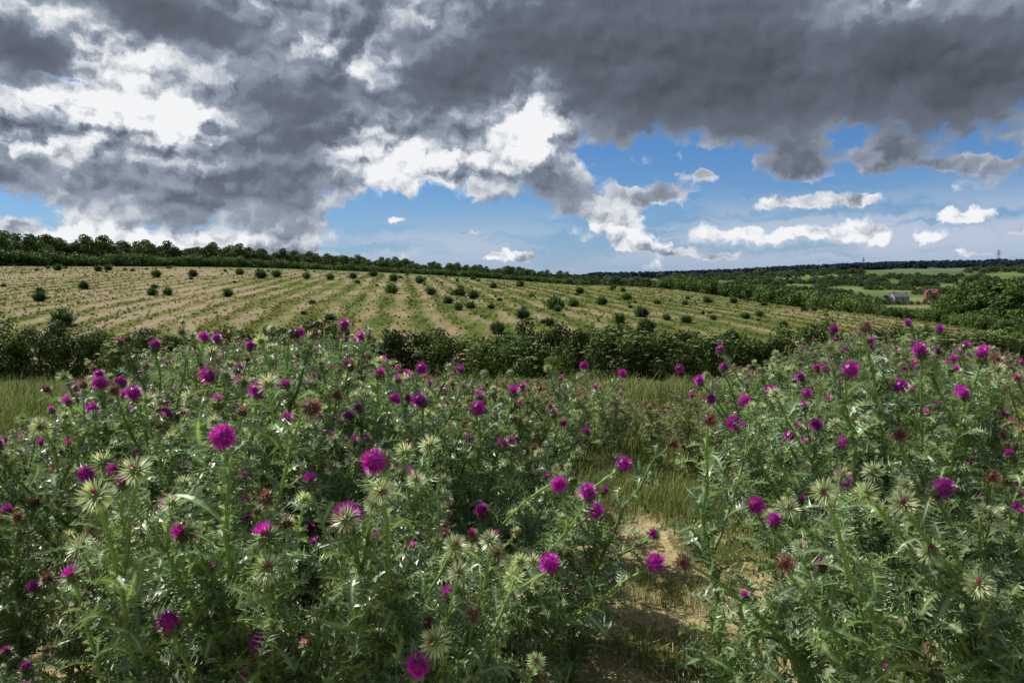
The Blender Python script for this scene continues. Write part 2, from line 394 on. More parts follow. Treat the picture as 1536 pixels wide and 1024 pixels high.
for it in range(9000):
    y=R.uniform(1.3,10.5); x=R.uniform(-0.85,0.85)*(y+0.6)
    if R.uniform()>0.15+0.085*y: continue
    if blocked(x,y): continue
    md=0.28+0.012*y
    if any((x-a)**2+(y-b_)**2<md*md for a,b_ in pts): continue
    px=768+F*x/y
    zl=CAMZ-(np.interp(px,HX,HY)+R.uniform(0,30)-415)/F*y
    g=z1(x,y); base=R.uniform(0.95,1.40)*(0.93 if y<2 else 1)
    if y<1.7: base=R.uniform(0.75,1.05)
    h=min(zl-g,base)
    for (T,hr,hpx,hpy,hsz,hkd) in HERO:
        if hsz>=20 and T[1]>y+.05 and abs(T[0]*y/T[1]-x)<0.26:
            h=min(h, max(CAMZ+(T[2]-CAMZ)*y/T[1]-0.05-g, 0.45))
    if h<0.38: continue
    if px<230 and y>5.5: continue
    if 940<px<1060 and y>6.8: continue
    pts.append((x,y)); k=R.integers(NV) if not(5<y and 560<px<1150) else (R.integers(8,NV) if R.uniform()<.75 else R.integers(NV))
    o=mk_obj('thistle',var[k],(x,y,g-0.01),patch); s=h/1.36
    sx=max(s,0.7); o.scale=(sx,sx,s); o.rotation_euler=(R.normal()*0.05,R.normal()*0.05,R.uniform(0,6.28)); cnt+=1
print('thistles',cnt)

# ------------------------------------------------------------ individual thistles
for k,(T,hr,px,py,sz,kd) in enumerate(HERO):
    r=np.random.default_rng(1000+k)
    bx=T[0]+r.uniform(-.2,.2); by=T[1]+r.uniform(0.05,0.4)
    cor=blocked(bx,by) or (930<px<1200 and py>740)
    if cor: bx+= (0.38 if px>1010 else -0.45)
    g=z1(bx,by)
    w=r.normal(size=3)*0.32+np.array([0,-0.9,0.6]) if py>540 else r.normal(size=3)*0.4+np.array([0,-0.2,1])
    w/=np.linalg.norm(w)
    tipl=T-w*hr*0.9-np.array([bx,by,g])
    V,Fa,C=plant(2000+k,tip=tipl,kind=kd,hr=hr,hd=w,nb=2 if cor else (5 if sz>20 else 4),mix=(0.10,0.16,0.58,0.16))
    mk_obj('musk_thistle',mk_mesh('musk_thistle',V,Fa,C,M_thistle),(bx,by,g))

# ------------------------------------------------------------ grass + straw
def grass_patch(seed,n,size,h0,h1,w):
    r=np.random.default_rng(seed)
    x=r.uniform(-size/2,size/2,n);y=r.uniform(-size/2,size/2,n);h=r.uniform(h0,h1,n);a=r.uniform(0,6.28,n);l=r.uniform(.1,.6,n)*h
    b0=np.stack([x,y,np.zeros(n)-.02],1);s=np.stack([np.cos(a+1.57),np.sin(a+1.57),np.zeros(n)],1)*w;dl=np.stack([np.cos(a),np.sin(a),np.zeros(n)],1)*l[:,None]
    m=b0+dl*0.35;m[:,2]=h*.6; t=b0+dl; t[:,2]=h*r.uniform(.75,1,n)
    V=np.stack([b0-s,b0+s,m+s*.8,m-s*.8,t],1).reshape(-1,3);k=np.arange(n)[:,None]*5
    Fa=np.concatenate([k+[0,1,2],k+[0,2,3],k+[3,2,4]])
    dry=r.uniform(size=n)<0.3
    c=np.where(dry[:,None],np.array([[0.36,0.30,0.14]]),np.array([[0.13,0.20,0.05]])*r.uniform(.7,1.5,(n,1)))
    return V,Fa,np.repeat(c,5,0)
gmeshes=[mk_mesh('grass_tuft_%d'%k,*grass_patch(50+k,700,1.6,0.15,0.5,0.005),M_grass) for k in range(4)]
meadow=bpy.data.objects.new('grass',None); sc.collection.objects.link(meadow)
for it in range(480):
    y=R.uniform(6.5,26.5); x=R.uniform(-0.85,0.85)*y
    o=mk_obj('grass_tuft',gmeshes[R.integers(4)],(x,y,z1(x,y)),meadow); o.rotation_euler=(-0.1,0,R.uniform(0,6.28)); s=R.uniform(.8,1.3); o.scale=(s,s,s*R.uniform(.5,1.1)*(1 if y<12 else max(.3,1-(y-12)/11)))
for it in range(60):
    y=R.uniform(2.6,7); x=R.uniform(0.0,1.5)
    if y<4.3 and R.uniform()<.6: continue
    o=mk_obj('grass_tuft',gmeshes[R.integers(4)],(x,y,z1(x,y)),meadow); s=R.uniform(.12,.25)+(.25 if y>4.6 else 0); o.scale=(s,s,s); o.rotation_euler=(0,0,R.uniform(0,6.28))
n=26000; r=R
x=r.uniform(-4,4,n);y=r.uniform(1,9,n); a=r.uniform(0,3.14,n); l=r.uniform(.03,.16,n); w=0.0018
dz=r.uniform(-.15,.3,n)
c0=np.stack([x,y,zt(x,y)+r.uniform(.003,.03,n)],1); dl=np.stack([np.cos(a),np.sin(a),dz],1)*l[:,None]; s=np.stack([-np.sin(a),np.cos(a),0*a],1)*w
V=np.stack([c0-s,c0+s,c0+dl+s,c0+dl-s],1).reshape(-1,3); k=np.arange(n)[:,None]*4
cc=np.repeat(np.array([[0.62,0.51,0.30]])*r.uniform(.4,1.25,(n,1)),4,0)
mk_obj('straw_litter',mk_mesh('straw_litter',V,k+[0,1,2,3],cc,M_grass))

# ------------------------------------------------------------ leafy masses
def leafcloud(r,centers,radii,n,size,cdark,clight,shell=0.55):
    k=r.integers(len(centers),size=n); d=r.normal(size=(n,3)); d/=np.linalg.norm(d,axis=1)[:,None]
    rad_=(shell+(1.05-shell)*r.uniform(size=n)**0.6)
    c=centers[k]+d*radii[k]*rad_[:,None]
    nn=d+r.normal(size=(n,3))*0.6; nn/=np.linalg.norm(nn,axis=1)[:,None]
    t=np.cross(nn,r.normal(size=(n,3))); t/=np.linalg.norm(t,axis=1)[:,None]; b2=np.cross(nn,t)
    s=size*r.uniform(.6,1.4,n)[:,None]
    V=np.stack([c-t*s,c+b2*s*0.6,c+t*s,c-b2*s*0.6],1).reshape(-1,3)
    kk=np.arange(n)[:,None]*4; Fa=np.concatenate([kk+[0,1,2],kk+[0,2,3]])
    tone=r.uniform(0,1,len(centers))[k]*0.6+r.uniform(0,1,n)*0.4
    col=np.array(cdark)+(np.array(clight)-np.array(cdark))*tone[:,None]
    return V,Fa,np.repeat(col,4,0)
def tree_t(seed,cd=(0.040,0.070,0.018),cl=(0.13,0.19,0.045),n=2600,size=0.028,low=0.12):
    r=np.random.default_rng(seed); b=MB()
    P=np.array([[0,0,-0.05],[0.01,0,0.2],[r.normal()*.03,r.normal()*.03,0.45],[r.normal()*.05,r.normal()*.05,0.75]])
    b.add(*tube(P,[.035,.028,.02,.006],(0.06,0.05,0.035),(0.05,0.045,0.03),6))
    m=15; cs=[];rs=[]
    for i in range(m):
        a=i*2.4+r.normal()*.3; h=low+ (0.95-low)*(i+.5)/m; w=0.36*math.sin(math.pi*min(1,(h*0.9+0.12)))**.7*r.uniform(.6,1.15)
        c=np.array([math.cos(a)*w,math.sin(a)*w,h*0.88+r.normal()*.03]); cs.append(c); q=r.uniform(.11,.19); rs.append([q,q,q*.8])
        p,_=along(P,min(.95,h*.8)); b.add(*tube(np.array([p,(p+c)/2+[0,0,.02],c]),[.012,.008,.003],(0.05,0.045,0.03),(0.05,0.045,0.03),4))
    cs.append([0,0,.9]);rs.append([.13,.13,.1]); cs.append([0,0,.5]);rs.append([.25,.25,.3])
    b.add(*leafcloud(r,np.array(cs),np.array(rs),n,size,cd,cl)); return b.get()
TREES=[mk_mesh('tree_crown_%d'%k,*tree_t(300+k),M_leaf) for k in range(6)]
VTREES=[mk_mesh('valley_crown_%d'%k,*tree_t(360+k,(0.045,0.072,0.034),(0.115,0.165,0.066),1400,0.038),M_leaf) for k in range(4)]  # crown colours lightened and blued: distance haze painted into the leaves
FAR=[mk_mesh('far_tree_%d'%k,*tree_t(330+k,(0.032,0.052,0.078),(0.048,0.073,0.100),500,0.07),M_far) for k in range(3)]  # blue leaf colours are painted aerial haze, not the foliage's own green
def bush_t(seed,cd,cl,n=1300,size=0.045,m=9):
    r=np.random.default_rng(seed)
    cs=np.stack([r.uniform(-.35,.35,m),r.uniform(-.35,.35,m),r.uniform(.15,.7,m)],1); q=r.uniform(.18,.32,m)
    return leafcloud(r,cs,np.stack([q,q,q],1),n,size,cd,cl,0.3)
BUSH=[mk_mesh('bush_%d'%k,*bush_t(400+k,(0.04,0.07,0.018),(0.13,0.20,0.05)),M_leaf) for k in range(4)]
def clump_t(seed):
    r=np.random.default_rng(seed); n=420
    a=r.uniform(0,6.28,n); e=np.arccos(r.uniform(0.05,1,n)); d=np.stack([np.sin(e)*np.cos(a),np.sin(e)*np.sin(a),np.cos(e)],1)
    o=np.stack([r.normal(0,.14,n),r.normal(0,.14,n),r.uniform(0,.35,n)],1); L1=r.uniform(.25,.6,n)[:,None]; s=np.cross(d,[0.1,.2,1]);s/=np.linalg.norm(s,axis=1)[:,None]
    t=o+d*L1; m_=o+d*L1*.6; w=0.035
    V=np.stack([o-s*w*.5,o+s*w*.5,m_+s*w,m_-s*w,t],1).reshape(-1,3);k=np.arange(n)[:,None]*5
    Fa=np.concatenate([k+[0,1,2],k+[0,2,3],k+[3,2,4]]); c=np.array([[0.070,0.120,0.042]])*r.uniform(.6,1.8,(n,1))
    return V,Fa,np.repeat(c,5,0)
CLUMP=[mk_mesh('thistle_clump_%d'%k,*clump_t(440+k),M_leaf) for k in range(4)]

def inst(name,meshes,parent,x,y,h,wfac=1.0,dz=0.0):
    o=mk_obj(name,meshes[R.integers(len(meshes))],(x,y,z1(x,y)-0.03*h+dz),parent); o.scale=(h*wfac,h*wfac,h); o.rotation_euler=(0,0,R.uniform(0,6.28)); return o
fw=bpy.data.objects.new('field_weeds',None); sc.collection.objects.link(fw)
fl=[(95,488,30),(60,452,18),(127,434,16),(228,443,15),(252,443,15),(342,445,15),(392,418,17),(415,416,14),(235,416,14),(290,415,14),(360,412,12),(148,407,12),(163,406,12),(87,406,12),(60,440,12),
(587,440,18),(647,442,15),(690,444,17),(710,448,17),(672,455,15),(688,465,14),(706,463,14),(747,500,22),(785,478,20),(825,488,15),(832,464,26),(860,460,16),(903,457,16),(930,484,18),(963,475,20),
(970,497,24),(1030,484,15),(780,430,12),(740,432,12),(590,422,14),(630,425,14),(1060,455,12),(1000,480,12),(870,440,12),(940,450,14),(1100,455,12),(1140,475,12),(1070,480,10),(1175,490,12),(496,420,12),(530,418,12),(460,418,12),(560,415,12)]
for px,py,s in fl:
    q=hit(px,py)
    if q and q[1]<220: inst('weed_clump',CLUMP,fw,q[0],q[1],s/F*q[1]*1.2,1.0)
for it in range(190):
    px=R.uniform(-100,1250)*1.0; y=R.uniform(34,170); x=(px-768)/F*y
    if y>ridge(x/y)*1.0: continue
    if x<-15 and y<120 and R.uniform()<.75: continue
    inst('weed_clump',CLUMP,fw,x,y,R.uniform(.15,.7)**1.2*(1+y/250),R.uniform(.8,1.5))
# low field grass: uneven drilled rows plus a loose scatter of tillers between them
n=190000; y=32*np.exp(R.uniform(0,1,n)**0.85*math.log(165/32)); x=R.uniform(-.8,.75,n)*y
q=x*math.cos(RA)-y*math.sin(RA)+.30*np.sin(y*.13)+.25*np.sin(x*.4+y*.05)+.15*np.sin(y*.41+x*.2); ph=np.mod(q/2.4,1)
rowp=np.exp(-((ph-.5)/.20)**2)
patchy=.5+.28*np.sin(x*.11+1)*np.sin(y*.07+2)+.20*np.sin(x*.31+y*.12)+.15*np.sin(x*.9-y*.35)*np.sin(y*.5)+np.clip((x+50)/200,-.2,.2)
keep=(R.uniform(size=n)<(0.12+0.75*rowp)*np.clip(patchy,0.05,1))&(y<ridge(x/y))
x=x[keep];y=y[keep];n=len(x);h=R.uniform(.03,.13,n)*(1+y/140)*R.uniform(.6,1.4,n);a=R.uniform(0,3.14,n);w=h*.7
g=zt(x,y);s=np.stack([np.cos(a),np.sin(a),0*a],1)*w[:,None]; c0=np.stack([x,y,g-.02],1); up=np.stack([R.normal(0,.5,n)*h,R.normal(0,.5,n)*h,h],1)
V=np.stack([c0-s*.5,c0+s*.5,c0+up+s*.9,c0+up*1.1,c0+up*.8-s],1).reshape(-1,3);k=np.arange(n)[:,None]*5
Fa=np.concatenate([k+[0,1,3],k+[0,1,2],k+[0,1,4]])
yel=np.clip(R.uniform(size=(n,1))**1.5+.25*np.sin(x*.17+y*.09)[:,None],0,1)
cc=np.repeat(np.array([[0.125,0.175,0.036]])*(1-yel)+np.array([[0.27,0.24,0.085]])*yel,5,0)*np.repeat(R.uniform(.6,1.2,(n,1)),5,0)
mk_obj('field_grass',mk_mesh('field_grass',V,Fa,cc,M_grass))

# hedge in front of field
def hedge_build():
    r=np.random.default_rng(77); b=MB(); cs=[];rs=[]
    for xx in np.arange(-32,32,0.42):
        for q in range(4):
            y0=28.0+r.normal()*.3-(0.0 if xx<10 else (xx-10)*0.12); h=1.9+0.18*math.sin(xx*.6)+0.12*math.sin(xx*1.7+1)+0.12*math.sin(xx*3.9)
            g=z1(xx,y0); cs.append([xx+r.normal()*.15,y0,g+(q+.5)/4*h*r.uniform(.85,1.08)]); v=r.uniform(.32,.55); rs.append([v,v,v*.9])
    cs=np.array(cs);rs=np.array(rs)
    b.add(*leafcloud(r,cs,rs,230000,0.055,(0.020,0.040,0.010),(0.090,0.145,0.030),.3))
    for xx in np.arange(-32,32,0.5):
        y0=28.0-(0 if xx<10 else (xx-10)*.12); g=z1(xx,y0); b.add(*tube(np.array([[xx,y0,g-.1],[xx+r.normal()*.1,y0,g+.7],[xx+r.normal()*.3,y0+r.normal()*.2,g+1.3]]),[.05,.04,.02],(.05,.04,.03),(.05,.04,.03),4))
    return b.get()
mk_obj('hedge',mk_mesh('hedge',*hedge_build(),M_leaf))
def elder(seed,w,h,nf):
    r=np.random.default_rng(seed); b=MB(); m=int(16*w); cs=np.stack([r.uniform(-w/2,w/2,m),r.normal(0,.3,m),r.uniform(.3,h*.8,m)],1); q=r.uniform(.3,.5,m)
    b.add(*leafcloud(r,cs,np.stack([q,q,q],1),int(5500*w),.05,(0.040,0.070,0.018),(0.14,0.21,0.055),.35))
    for i in range(nf):
        c=cs[r.integers(m)]+np.array([r.normal()*.3,-.25+r.normal()*.25,r.uniform(.2,.5)]); n=22; a=r.uniform(0,6.28,n); rr_=np.sqrt(r.uniform(size=n))*r.uniform(.05,.12)
        P=c+np.stack([np.cos(a)*rr_,np.sin(a)*rr_,-rr_*.4+0*a],1); s=.018
        V=np.stack([P+[-s,-s,0],P+[s,-s,.01],P+[s,s,0],P+[-s,s,.01]],1).reshape(-1,3);k=np.arange(n)[:,None]*4
        b.add(V,np.concatenate([k+[0,1,2],k+[0,2,3]]),np.tile([[.60,.62,.33]],(n*4,1))*r.uniform(.7,1.1))
    b.add(*tube(np.array([[0,0,-.1],[.05,0,.6],[0,0,1.1]]),[.06,.05,.03],(.07,.06,.04),(.07,.06,.04),5))
    return b.get()
for k,(px,w,h,nf) in enumerate([(210,2.4,2.0,120),(950,2.8,2.1,170),(1045,2.4,1.8,110),(800,2.4,1.7,60),(1440,3.4,2.1,230),(1520,3.0,1.9,180),(740,1.4,1.6,25),(320,1.6,1.7,25),(1340,2.0,1.8,90)]):
    y=27.0-(0 if px<1200 else 2.2); x=(px-768)/F*y
    mk_obj('elder_bush',mk_mesh('elder_bush',*elder(600+k,w,h,nf),M_leaf),(x,y,z1(x,y)))

hr_=bpy.data.objects.new('hedgerow',None); sc.collection.objects.link(hr_)
for t in np.linspace(0,1,110):
    u_=0.205+t*0.55; d_=ridge(u_)+3+R.normal()*1.0
    inst('hedgerow_bush',BUSH,hr_,u_*d_,d_,R.uniform(1.7,2.9)*(1.0 if t<.5 else .6),1.25)
wd=bpy.data.objects.new('woodland',None); sc.collection.objects.link(wd)
for t in np.linspace(0,1,330):
    u_=-0.85+t*(0.115+0.85); d_=np.interp(u_,[-.85,-.69,-.33,.03,.12],[176,182,285,430,520])*(1+abs(R.normal())*0.12)
    inst('woodland_tree',TREES,wd,u_*d_,d_,R.uniform(5.5,9.8)*(1.0 if u_<-.3 else .95),1.25)
for t in np.linspace(0,1,180):
    u_=-0.85+t*(0.1+0.85); d_=np.interp(u_,[-.85,-.69,-.33,.03,.12],[172,177,275,415,500])
    inst('woodland_shrub',BUSH,wd,u_*d_,d_,R.uniform(3,5),1.5)
vt=bpy.data.objects.new('valley_trees',None); sc.collection.objects.link(vt)
def vrow(u0,d0,u1,d1,n,h0,h1,jit=6,ms=None,wf=1.2,gap=None):
    ph=R.uniform(0,6)
    for t in np.linspace(0,1,n):
        if gap is not None and math.sin(t*gap+ph)+.5*math.sin(t*gap*2.7+ph)<-.35: continue
        u_=u0+(u1-u0)*t; d_=d0+(d1-d0)*t+R.normal()*jit; inst('valley_tree',ms or TREES,vt,u_*d_,d_,R.uniform(h0,h1),wf*R.uniform(.85,1.3))
vrow(.60,255,.72,225,16,12,16,8); vrow(.62,235,.74,210,8,9,12,5)
vrow(.21,330,.34,390,16,6,9)
vrow(.32,640,.75,700,70,4,8,8,VTREES,1.5,9); vrow(.13,520,.28,540,30,6,9,10,VTREES,1.5)
vrow(.32,800,.76,760,70,3,6,6,VTREES,1.8,14); vrow(.38,930,.76,860,60,5,11,25,VTREES,1.6,12)
vrow(.16,900,.75,1200,110,6,12,40,VTREES,1.7,17); vrow(.47,500,.505,490,4,5,8,4,VTREES); vrow(.578,470,.64,440,9,5,8,8,VTREES)
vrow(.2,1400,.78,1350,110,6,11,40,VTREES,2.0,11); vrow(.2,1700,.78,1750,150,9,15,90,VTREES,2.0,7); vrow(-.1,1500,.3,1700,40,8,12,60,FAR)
vrow(.42,1100,.5,1050,40,8,13,40,VTREES,1.6); vrow(.62,640,.74,600,26,6,11,30,VTREES,1.5)
vrow(.50,475,.578,500,9,2.6,4.2,3,VTREES,1.7)
fr=bpy.data.objects.new('distant_wooded_hills',None); sc.collection.objects.link(fr)
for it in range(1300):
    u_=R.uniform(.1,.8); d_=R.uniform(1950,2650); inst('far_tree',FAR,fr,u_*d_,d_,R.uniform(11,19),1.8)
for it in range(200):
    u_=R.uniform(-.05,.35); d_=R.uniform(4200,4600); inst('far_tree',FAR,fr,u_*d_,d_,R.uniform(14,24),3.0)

# ------------------------------------------------------------ buildings
M_brick=plain_mat('brick',(0.21,0.085,0.06),.9,2); M_stone=plain_mat('rendered_stone',(0.38,0.36,0.32),.9,1,.12); M_slate=plain_mat('slate',(0.16,0.16,0.17),.7,2); M_tile=plain_mat('clay_tile',(0.16,0.075,0.055),.8,2)
M_glass=plain_mat('window_glass',(0.03,0.035,0.04),.15,1); M_white=plain_mat('white_paint',(0.7,0.7,0.66),.5,1,.05); M_wood=plain_mat('weathered_wood',(0.07,0.055,0.04),.9,5); M_steel=plain_mat('galvanised_steel',(0.22,0.23,0.25),.5,1,.1,.5)
def box(x0,x1,y0,y1,z0,z1_):
    V=np.array([[x,y,z] for z in (z0,z1_) for y in (y0,y1) for x in (x0,x1)],float)
    return V,np.array([[0,2,3,1],[4,5,7,6],[0,1,5,4],[2,6,7,3],[0,4,6,2],[1,3,7,5]])
def boxes(name,bs,mat,parent):
    Vs=[];Fs=[];n=0
    for b_ in bs:
        V,Fa=box(*b_); Vs.append(V);Fs.append(Fa+n);n+=8
    return mk_obj(name,mk_mesh(name,np.concatenate(Vs),np.concatenate(Fs),None,mat),(0,0,0),parent)
def wing(parent,nm,cx,cy,Lx,Wy,H,Rh,mw,mr,gable_front=False):
    a,b=Lx/2,Wy/2
    if gable_front:
        V=[[-a,-b,-1],[a,-b,-1],[a,b,-1],[-a,b,-1],[-a,-b,H],[a,-b,H],[a,b,H],[-a,b,H],[0,-b,H+Rh],[0,b,H+Rh]]
        Fs=[[0,1,5],[0,5,4],[4,5,8],[2,3,7],[2,7,6],[6,7,9],[1,2,6],[1,6,5],[3,0,4],[3,4,7]]
        e=.4; k=Rh/a; Rf=[[-a-e,-b-e,H-e*k+.06],[0,-b-e,H+Rh+.06],[0,b+e,H+Rh+.06],[-a-e,b+e,H-e*k+.06],[a+e,-b-e,H-e*k+.06],[a+e,b+e,H-e*k+.06]]
    else:
        V=[[-a,-b,-1],[a,-b,-1],[a,b,-1],[-a,b,-1],[-a,-b,H],[a,-b,H],[a,b,H],[-a,b,H],[-a,0,H+Rh],[a,0,H+Rh]]
        Fs=[[0,1,5],[0,5,4],[2,3,7],[2,7,6],[1,2,6],[1,6,5],[5,6,9],[3,0,4],[3,4,7],[7,4,8]]
        e=.4; k=Rh/b; Rf=[[-a-e,-b-e,H-e*k+.06],[-a-e,0,H+Rh+.06],[a+e,0,H+Rh+.06],[a+e,-b-e,H-e*k+.06],[-a-e,b+e,H-e*k+.06],[a+e,b+e,H-e*k+.06]]
    V=np.array(V,float)+[cx,cy,0]; Rf=np.array(Rf,float)+[cx,cy,0]
    mk_obj(nm+'_walls',mk_mesh(nm+'_walls',V,np.array(Fs),None,mw),(0,0,0),parent)
    F4=[[0,1,2,3],[4,5,2,1]] if gable_front else [[0,3,2,1],[4,1,2,5]]
    o=mk_obj(nm+'_roof',mk_mesh(nm+'_roof',Rf,np.array(F4),None,mr),(0,0,0),parent)
    sm=o.modifiers.new('s','SOLIDIFY'); sm.thickness=0.18; sm.offset=1
def house(name,px,dep,rot,mw,mr,layout):
    u_=(px-768)/F; x=u_*dep; e=bpy.data.objects.new(name,None); sc.collection.objects.link(e); e.location=(x,dep,z1(x,dep)+layout.get('dz',0)); e.rotation_euler=(0,0,rot)
    for k,w in enumerate(layout['wings']): wing(e,'wing_%d'%(k+1),*w[:6],mw,mr,w[6])
    gl=[];fr_=[]
    for (wx,wz,fy) in layout['win']:
        fr_.append((wx-.75,wx+.75,fy-.05,fy+.04,wz-.85,wz+.85)); gl.append((wx-.62,wx-.06,fy-.08,fy-.05,wz-.7,wz+.7)); gl.append((wx+.06,wx+.62,fy-.08,fy-.05,wz-.7,wz+.7))
    boxes('window_frames',fr_,M_white,e); boxes('window_panes',gl,M_glass,e)
    dx,dy=layout['door']; boxes('door',[(dx-.5,dx+.5,dy-.07,dy+.03,0,2.1)],M_wood,e)
    boxes('chimneys',[(cx-.5,cx+.5,cy-.4,cy+.4,cz,cz+2.0) for cx,cy,cz in layout['ch']]+[(cx-.2,cx+.2,cy-.2,cy+.2,cz+2.0,cz+2.5) for cx,cy,cz in layout['ch']],mw,e)
    return e
house('stone_house',1347,520,rad(12),M_stone,M_slate,dict(dz=1.2,wings=[(0,0,12,6.5,3.2,2.6,False),(-7.9,1,3.8,5,2.3,1.8,False)],win=[(-4,1.6,-3.25),(-1.5,1.6,-3.25),(3,1.6,-3.25),(5,1.6,-3.25)],door=(0.9,-3.25),ch=[(-5,0,5.0),(5,0,5.0)]))
house('brick_house',1396,560,rad(-10),M_brick,M_tile,dict(dz=1.4,wings=[(0,0,9,6.5,4.4,2.8,False),(-3.2,-3.6,3.6,1.5,4.4,2.2,True),(3.2,-3.6,3.6,1.5,4.4,2.2,True)],win=[(-3.2,1.5,-4.35),(-3.2,3.7,-4.35),(3.2,1.5,-4.35),(3.2,3.7,-4.35),(0,3.7,-3.25)],door=(0,-3.25),ch=[(-4,0,6.4),(4,0,6.4)]))
d_=150; x=(1137-768)/F*d_*1.0; g=z1(x,d_); top=CAMZ+(415-402)/F*d_
e=bpy.data.objects.new('utility_pole',None); sc.collection.objects.link(e); e.location=(x,d_,g)
hh=top-g
V,Fa,C=tube(np.array([[0,0,-.5],[0,0,hh*.5],[0,0,hh]]),[.19,.17,.14],(1,1,1),(1,1,1),8); mk_obj('pole',mk_mesh('pole',V,Fa,None,M_wood),(0,0,0),e)
boxes('crossarm',[(-.6,.6,-.20,-.15,hh-.5,hh-.38)],M_wood,e); boxes('insulators',[(q-.05,q+.05,-.20,-.12,hh-.37,hh-.2) for q in (-.5,0.25,.5)],M_white,e)
def pylon(px,d_,H):
    x=(px-768)/F*d_; b=MB(); c=(1,1,1)
    def bar(p,q,w=.35): b.add(*tube(np.array([p,q],float),[w,w],c,c,4))
    lv=[0,.3,.55,.75,.88]; hw=[.13,.085,.05,.03,.025]
    cor=[(-1,-1),(1,-1),(1,1),(-1,1)]
    for i in range(4):
        for k in range(4):
            p=np.array([cor[k][0]*hw[i],cor[k][1]*hw[i],lv[i]])*H; q=np.array([cor[k][0]*hw[i+1],cor[k][1]*hw[i+1],lv[i+1]])*H; bar(p,q)
            k2=(k+1)%4; q2=np.array([cor[k2][0]*hw[i+1],cor[k2][1]*hw[i+1],lv[i+1]])*H; bar(p,q2,.2)
    for k in range(4): bar(np.array([cor[k][0]*.025,cor[k][1]*.025,.88])*H,np.array([0,0,1])*H)
    for z,w in ((.62,.2),(.75,.26),(.88,.17)):
        bar(np.array([-w,0,z])*H,np.array([w,0,z])*H,.3); bar(np.array([-w,0,z])*H,np.array([0,0,z+.06])*H,.2); bar(np.array([w,0,z])*H,np.array([0,0,z+.06])*H,.2)
    V,Fa,C=b.get(); mk_obj('electricity_pylon',mk_mesh('electricity_pylon',V,Fa,None,M_steel),(x,d_,z1(x,d_)))
pylon(1493,2450,50); pylon(1292,2600,38)

# ------------------------------------------------------------ camera
cam=bpy.data.cameras.new('camera'); cam.lens=26; cam.sensor_width=36; cam.clip_end=30000; cam.clip_start=0.05
co=bpy.data.objects.new('camera',cam); sc.collection.objects.link(co); co.location=(0,0,CAMZ); co.rotation_euler=(rad(90)-PITCH,0,0); sc.camera=co

# ------------------------------------------------------------ sun + sky
SAZ=rad(-66); SEL=rad(50)
sd=Vector((math.sin(SAZ)*math.cos(SEL),math.cos(SAZ)*math.cos(SEL),math.sin(SEL)))
sl=bpy.data.lights.new('sun','SUN'); sl.energy=5.0; sl.angle=rad(.5); sl.color=(1,.96,.88)
so=bpy.data.objects.new('sun',sl); sc.collection.objects.link(so); so.rotation_euler=(-sd).to_track_quat('-Z','Y').to_euler()
w=bpy.data.worlds.new('World'); sc.world=w; w.use_nodes=True; nt=w.node_tree; N=nt.nodes; L=nt.links; N.clear()
try: w.cycles.sampling_method='NONE'
except Exception as ex: print(ex)
wo=nd('ShaderNodeOutputWorld'); sky=nd('ShaderNodeTexSky',sky_type='NISHITA'); sky.sun_disc=False; sky.sun_elevation=SEL; sky.sun_rotation=SAZ; sky.air_density=1.0; sky.dust_density=0.3; sky.ozone_density=3.0
tc=nd('ShaderNodeTexCoord'); sp=nd('ShaderNodeSeparateXYZ')
nv=nd('ShaderNodeVectorMath',operation='NORMALIZE'); L.new(tc.outputs['Generated'],nv.inputs[0]); L.new(nv.outputs[0],sp.inputs[0])
AZ=gm('ARCTAN2',sp.outputs[0],sp.outputs[1]); EL=gm('ARCSINE',sp.outputs[2])
cb=nd('ShaderNodeCombineXYZ'); L.new(AZ,cb.inputs[0]); L.new(EL,cb.inputs[1])
def vm(op,a,b=None,c=None):
    m=nd('ShaderNodeVectorMath',operation=op)
    for k,v in enumerate((a,b,c)):
        if v is None: continue
        if isinstance(v,tuple): m.inputs[k].default_value=v
        else: L.new(v,m.inputs[k])
    return m
def nz(vec,s,det=5,ro=.55,col=False):
    n=nd('ShaderNodeTexNoise',noise_dimensions='2D'); n.inputs['Scale'].default_value=s; n.inputs['Detail'].default_value=det; n.inputs['Roughness'].default_value=ro
    L.new(vec,n.inputs['Vector']); return n.outputs['Color' if col else 'Fac']
P0=cb.outputs[0]
Pa=vm('ADD',P0,(3.7,1.9,0)).outputs[0]
wv=vm('SUBTRACT',nz(Pa,8,2,.5,True),(.5,.5,.5)).outputs[0]; wv=vm('MULTIPLY',wv,(.05,.03,0)).outputs[0]
w2=vm('SUBTRACT',nz(Pa,40,4,.64,True),(.5,.5,.5)).outputs[0]; w2=vm('MULTIPLY',w2,(.034,.022,0)).outputs[0]
P1=vm('ADD',P0,vm('ADD',wv,w2).outputs[0]).outputs[0]
Pw=vm('ADD',Pa,w2).outputs[0]
Pn=vm('MULTIPLY',Pw,(1,1.25,0)).outputs[0]
def vor(v,s):
    vo=nd('ShaderNodeTexVoronoi',feature='F1',voronoi_dimensions='2D'); vo.inputs['Scale'].default_value=s; vo.inputs['Detail'].default_value=0
    L.new(v,vo.inputs['Vector']); return vo.outputs['Distance']
def fb(off):
    v=vm('ADD',Pn,off).outputs[0]
    a=nz(v,5.5,8,.57)
    d1=vor(v,14); d2=vor(v,36)
    x=gm('MULTIPLY_ADD',d1,-0.20,a); return gm('MULTIPLY_ADD',d2,-0.13,x)
FA=fb((0,0,0)); FB=fb((-.006,.012,0)); FC=gm('ADD',FA,0.145)
rel=gm('SUBTRACT',FA,FB)
